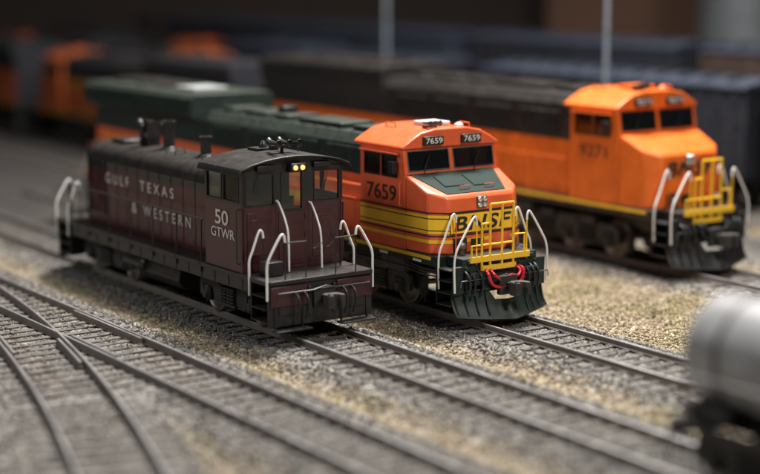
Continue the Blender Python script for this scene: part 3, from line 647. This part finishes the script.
track('lowest left foreground track, at the corner of the picture', fC, -26, 12.4, curved=True)
track('blurred track under the far upper left orange and yellow locomotive', lambda k: 18.2, -84, -8, .85)
track('blurred track in the row of blue-grey and black boxcars', lambda k: 24.4, -80, 12, .95)
track('farthest blurred track near the back wall', lambda k: 31.5, -84, 6, .95)
rail(lambda k: A0, .62, -5.8, -2.0, 1.9, tA, 0, 'guard_rail'); rail(fB, -.62, -5.8, -2.0, .6, tB, .004, 'guard_rail')
rail(lambda k: A0, -.60, -3.2, -.8, .6, tA, .001, 'wing_rail'); rail(fB, .60, -3.2, -.8, .6, tB, .003, 'wing_rail')

# ---------------------------------------------------------------- ground and gravel
xs = np.concatenate([np.linspace(-160,-26,20)[:-1], np.arange(-26,30,.22), np.linspace(30.2,160,20)])
ys = np.concatenate([np.linspace(2,18,12)[:-1], np.arange(18,66,.22), np.linspace(66.2,128,60)])
sepv = np.vectorize(sepB)
def dist(X, Y):
    rx = X-O.x; ry = Y-O.y; k = rx*D.x+ry*D.y; a = rx*T.x+ry*T.y; sb = sepv(k)
    ds = [abs(a), abs(a-4.57), abs(a-9.1)+np.where(k > -18, 9, 0), abs(a-13.65), abs(a-18.2), abs(a-24.4), abs(a-31.5), abs(a-(A0-3.1-sb))]
    top = A0; bot = A0-sb; inside = (a < top) & (a > bot)
    dab = np.where((k < 3.0) & inside, 0, np.minimum(abs(a-top), abs(a-bot)))
    ds.append(dab); return k, a, np.minimum.reduce(ds)
def gz(X, Y, k, d):
    t = np.clip((d-1.35)/.95, 0, 1); t = t*t*(3-2*t)
    return -.200*(1-t)-.43*t + .03*np.sin(X*1.7+Y*.6)*t + .03*np.sin(X*.7-Y*1.9+1)*t
GX, GY = np.meshgrid(xs, ys); K_, A_, Dm = dist(GX, GY); Z = gz(GX, GY, K_, Dm)
Z = Z+np.random.normal(0, .010, Z.shape)
nx, ny = len(xs), len(ys)
me = bpy.data.meshes.new('ground'); me.vertices.add(nx*ny); me.vertices.foreach_set('co', np.stack([GX, GY, Z], -1).reshape(-1).astype(np.float32))
ii = np.arange(nx*ny).reshape(ny, nx); q = np.stack([ii[:-1,:-1], ii[:-1,1:], ii[1:,1:], ii[1:,:-1]], -1).reshape(-1, 4)
me.loops.add(q.size); me.loops.foreach_set('vertex_index', q.reshape(-1).astype(np.int32)); me.polygons.add(len(q))
me.polygons.foreach_set('loop_start', (np.arange(len(q))*4).astype(np.int32)); me.update(calc_edges=True); me.validate()
me.polygons.foreach_set('use_smooth', np.ones(len(q), bool))
at = me.attributes.new('earth', 'FLOAT', 'POINT'); at.data.foreach_set('value', np.clip((Dm-1.5)/.9, 0, 1).reshape(-1).astype(np.float32))
def far_dark(k, a): return np.clip((-(k)-13-np.clip(a, 0, 9)*.6)/9, 0, 1)*np.clip((a+2.5)/2, 0, 1)  # mask: ground turns darker grey towards the far left
at = me.attributes.new('far_dark', 'FLOAT', 'POINT'); at.data.foreach_set('value', np.maximum(far_dark(K_, A_), np.clip((A_-16)/3, 0, 1)).reshape(-1).astype(np.float32))
gm = bpy.data.materials.new('ballast_and_earth'); gm.use_nodes = True; n = gm.node_tree.nodes; l = gm.node_tree.links; bs = n['Principled BSDF']
tc = n.new('ShaderNodeTexCoord'); vo = n.new('ShaderNodeTexVoronoi'); vo.inputs['Scale'].default_value = 17; l.new(tc.outputs['Object'], vo.inputs['Vector'])
n1 = n.new('ShaderNodeTexNoise'); n1.inputs['Scale'].default_value = .55; n1.inputs['Detail'].default_value = 6; l.new(tc.outputs['Object'], n1.inputs['Vector'])
sp = n.new('ShaderNodeSeparateColor'); l.new(vo.outputs['Color'], sp.inputs[0])
def ramp(stops):
    r = n.new('ShaderNodeValToRGB'); e = r.color_ramp.elements
    while len(e) > 1: e.remove(e[-1])
    e[0].position = stops[0][0]; e[0].color = (*stops[0][1], 1)
    for p, c in stops[1:]: x = e.new(p); x.color = (*c, 1)
    return r
rb = ramp([(0,(.06,.054,.048)),(.4,(.15,.137,.122)),(.75,(.25,.232,.21)),(1,(.40,.38,.35))]); re = ramp([(0,(.105,.075,.045)),(.4,(.235,.18,.12)),(.8,(.36,.29,.20)),(1,(.46,.385,.275))])
l.new(sp.outputs[0], rb.inputs[0]); l.new(sp.outputs[0], re.inputs[0])
aa = n.new('ShaderNodeAttribute'); aa.attribute_name = 'earth'
mx = n.new('ShaderNodeMix'); mx.data_type = 'RGBA'; l.new(aa.outputs['Fac'], mx.inputs[0]); l.new(rb.outputs[0], mx.inputs[6]); l.new(re.outputs[0], mx.inputs[7])
mr = n.new('ShaderNodeMapRange'); mr.inputs[1].default_value = .52; mr.inputs[2].default_value = .64; mr.inputs[4].default_value = .6; l.new(n1.outputs['Fac'], mr.inputs[0])
mm = n.new('ShaderNodeMath'); mm.operation = 'MULTIPLY'; l.new(mr.outputs[0], mm.inputs[0]); l.new(aa.outputs['Fac'], mm.inputs[1])
m2 = n.new('ShaderNodeMix'); m2.data_type = 'RGBA'; l.new(mm.outputs[0], m2.inputs[0]); l.new(mx.outputs[2], m2.inputs[6]); m2.inputs[7].default_value = (.13,.12,.045,1)
ac = n.new('ShaderNodeAttribute'); ac.attribute_name = 'far_dark'
m3 = n.new('ShaderNodeMix'); m3.data_type = 'RGBA'; l.new(ac.outputs['Fac'], m3.inputs[0]); l.new(m2.outputs[2], m3.inputs[6]); m3.inputs[7].default_value = (.07,.062,.058,1)
l.new(m3.outputs[2], bs.inputs['Base Color']); bs.inputs['Roughness'].default_value = .95; bs.inputs['Specular IOR Level'].default_value = .2
bp = n.new('ShaderNodeBump'); bp.inputs['Strength'].default_value = .8; bp.inputs['Distance'].default_value = .04*S; l.new(vo.outputs['Distance'], bp.inputs['Height']); bp.invert = True; l.new(bp.outputs[0], bs.inputs['Normal'])
me.materials.append(gm); g = bpy.data.objects.new('ground', me); C.objects.link(g); g['kind'] = 'structure'
g['label'] = 'tan earth and grey ballast ground of the layout'; g['category'] = 'ground'

def stones(name, N, s0, s1, label, pal, flt):
    Y = 21.5+np.random.rand(N)**1.1*38; X = (np.random.rand(N)*2-1)*(Y*.262+1.2)
    k, a, d = dist(X, Y); z = gz(X, Y, k, d); fr = np.abs(k/TS-np.round(k/TS))*TS
    over = np.random.rand(N) < .10
    keep = ~((d < 1.32) & (fr < .125) & ~over) & ~(np.abs(d-.74) < .11) & (np.random.rand(N) > far_dark(k, a)*1.4)
    ab = (k < 2.5) & (a < A0) & (a > A0-sepv(k)); keep &= ~(ab & (fr < .125))
    for off in (-.74, .74):
        keep &= ~(np.abs(a-(A0+off)) < .11); keep &= ~(np.abs(a-(A0-sepv(k)+off)) < .11)
    nz = np.array([noise.noise(Vector((x*.45, y*.45, 3.1))) for x, y in zip(X, Y)]); keep &= flt(d, nz)
    z = np.where((d < 1.32) & (fr < .125), -.15, z)
    X, Y, z, d, nz = X[keep], Y[keep], z[keep], d[keep], nz[keep]; n = len(X)
    sz = (s0+(s1-s0)*np.random.rand(n)**2)*np.where(d < 1.4, .75, 1)
    base = np.array([(1,0,0),(-1,0,0),(0,1,0),(0,-1,0),(0,0,1),(0,0,-1)], float)
    V = base[None]*(1+np.random.uniform(-.35,.35,(n,6,1)))+np.random.uniform(-.28,.28,(n,6,3)); V *= sz[:,None,None]*.5*np.random.uniform(.7,1.2,(n,1,3))
    th = np.random.rand(n)*6.28; ph = np.random.rand(n)*1.2; c, s = np.cos(th)[:,None], np.sin(th)[:,None]; c2, s2 = np.cos(ph)[:,None], np.sin(ph)[:,None]
    x, y, zz = V[...,0]*c-V[...,1]*s, V[...,0]*s+V[...,1]*c, V[...,2]; y, zz = y*c2-zz*s2, y*s2+zz*c2
    V = np.stack([x+X[:,None], y+Y[:,None], zz+(z+sz*.16)[:,None]], -1)
    fc = np.array([(0,2,4),(2,1,4),(1,3,4),(3,0,4),(2,0,5),(1,2,5),(3,1,5),(0,3,5)]); Fc = (fc[None]+(np.arange(n)*6)[:,None,None]).reshape(-1,3)
    me = bpy.data.meshes.new(name); me.vertices.add(n*6); me.vertices.foreach_set('co', V.reshape(-1).astype(np.float32))
    me.loops.add(Fc.size); me.loops.foreach_set('vertex_index', Fc.reshape(-1).astype(np.int32)); me.polygons.add(len(Fc)); me.polygons.foreach_set('loop_start', (np.arange(len(Fc))*3).astype(np.int32)); me.update(calc_edges=True)
    t = np.clip((d-1.4)/.8, 0, 1)
    r1 = np.random.rand(n); pick = np.random.rand(n) < t; val = np.where(pick, .505+.495*r1, .49*r1)
    at = me.attributes.new('shade', 'FLOAT', 'POINT'); at.data.foreach_set('value', np.repeat(np.clip(val,0,1), 6).astype(np.float32))
    m = bpy.data.materials.new(name); m.use_nodes = True; nn = m.node_tree.nodes; ll = m.node_tree.links
    a_ = nn.new('ShaderNodeAttribute'); a_.attribute_name = 'shade'; r = nn.new('ShaderNodeValToRGB'); e = r.color_ramp.elements
    while len(e) > 1: e.remove(e[-1])
    e[0].position = 0; e[0].color = (*pal[0][1], 1)
    for p, cc in pal[1:]: q_ = e.new(p); q_.color = (*cc, 1)
    ll.new(a_.outputs['Fac'], r.inputs[0]); ll.new(r.outputs[0], nn['Principled BSDF'].inputs['Base Color']); nn['Principled BSDF'].inputs['Roughness'].default_value = .9; nn['Principled BSDF'].inputs['Specular IOR Level'].default_value = .25
    me.materials.append(m); o = bpy.data.objects.new(name, me); C.objects.link(o); o['kind'] = 'stuff'; o['label'] = label; o['category'] = name.replace('_', ' '); return o
stones('gravel', 190000, .04, .11, 'loose grey and tan gravel between and beside the tracks',
       [(0,(.055,.049,.043)),(.18,(.13,.118,.105)),(.36,(.22,.205,.187)),(.49,(.40,.38,.35)),(.505,(.09,.063,.038)),(.65,(.235,.175,.115)),(.85,(.37,.295,.20)),(1,(.55,.47,.35))], lambda d, nz: d < 99)
stones('ground_foam', 80000, .05, .11, 'patches of olive green ground foam on the earth between tracks',
       [(0,(.07,.07,.026)),(.5,(.09,.085,.026)),(.75,(.17,.155,.052)),(1,(.30,.265,.10))], lambda d, nz: (d > 1.7) & (nz > .08+np.random.rand(len(d))*.2))

# ---------------------------------------------------------------- background
b = MB(); b.box(-160,160,112,113,-1,60); w = b.build('wall', M['wall']); w['kind'] = 'structure'; w['label'] = 'dark brown back wall of the layout room'; w['category'] = 'wall'
b = MB(); b.box(11,24,104,105,-.6,16); b.box(11.5,23.5,103.9,104.0,1,15.5); tag(b.build('display_panel', M['wallpanel'], bevel=.1), 'blurred tan-brown upright panel behind the yard at upper right', 'panel')
def pole(x, y, h, label):
    r = thing('utility_pole', label, 'pole', (x, y, -.45))
    b = MB(); b.cyl((0,0,0),(0,0,h),.10,.075,12); b.lathe([(0,.22),(.15,.22),(.25,.12),(.3,.09)],(0,0,0),(0,0,1),14); b.build('shaft', M['pole'], r)
    MB().box(-.7,.7,-.05,.05,h-.6,h-.48).build('cross_arm', M['pole'], r)
pole(8.0, 55.8, 13, 'tall grey pole rising behind the right-hand orange locomotive')
pole(.3, 74, 15, 'slender grey pole at upper centre of the picture')
r = thing('storage_silo', 'grey cylindrical storage silo blurred at the upper right corner', 'silo', (21.2, 92, -.45))
b = MB(); pr = [(0,2.6)]+[(i*.25, 2.6+(.05 if i % 2 else 0)) for i in range(1, 50)]+[(12.4,2.65)]; b.lathe(pr, (0,0,0), (0,0,1), 40); b.build('tank_shell', M['silo'], r)
MB().lathe([(0,2.75),(.1,2.75),(1.3,.3),(1.5,.25),(1.6,.02)], (0,0,12.4), (0,0,1), 40).build('roof', M['silo'], r)

# ---------------------------------------------------------------- lights
def area(name, loc, target, size, power, col):
    ld = bpy.data.lights.new(name, 'AREA'); ld.shape = 'SQUARE'; ld.size = size*S; ld.energy = power*S*S; ld.color = col
    o = bpy.data.objects.new(name, ld); C.objects.link(o); o.location = Vector(loc)*S; o.rotation_euler = (Vector(target)-Vector(loc)).to_track_quat('-Z', 'Y').to_euler(); return o
area('overhead_lamp', (5, 50, 36), (2, 38, 0), 10, 43000, (1,.98,.95))
area('front_lamp', (22, 12, 34), (3, 39, 0), 8, 12500, (1,.97,.93))
area('left_fill', (-34, 26, 26), (0, 40, 0), 12, 4800, (.94,.97,1))  # added fill light from the left, not a window
w = bpy.data.worlds.new('World'); bpy.context.scene.world = w; w.use_nodes = True
w.node_tree.nodes['Background'].inputs[0].default_value = (.9,.95,1,1); w.node_tree.nodes['Background'].inputs[1].default_value = .045

# ---------------------------------------------------------------- camera, then scale to model size
cd = bpy.data.cameras.new('camera'); cam = bpy.data.objects.new('camera', cd); C.objects.link(cam); bpy.context.scene.camera = cam
cam.location = (0, 0, 8.6*S); cam.rotation_euler = (R(90-9.65), 0, 0); cd.sensor_width = 36; cd.lens = 74.4; cd.clip_start = .005; cd.clip_end = 50
cd.dof.use_dof = True; cd.dof.focus_distance = 38.7*S; cd.dof.aperture_fstop = .0744/(.88*S)
for o in list(bpy.data.objects):
    if o.parent is None and o.type in ('MESH', 'EMPTY'):
        o.location = o.location*S; o.scale = o.scale*S
sc = bpy.context.scene; sc.view_settings.view_transform = 'Standard'; sc.view_settings.look = 'None'; sc.view_settings.exposure = 0
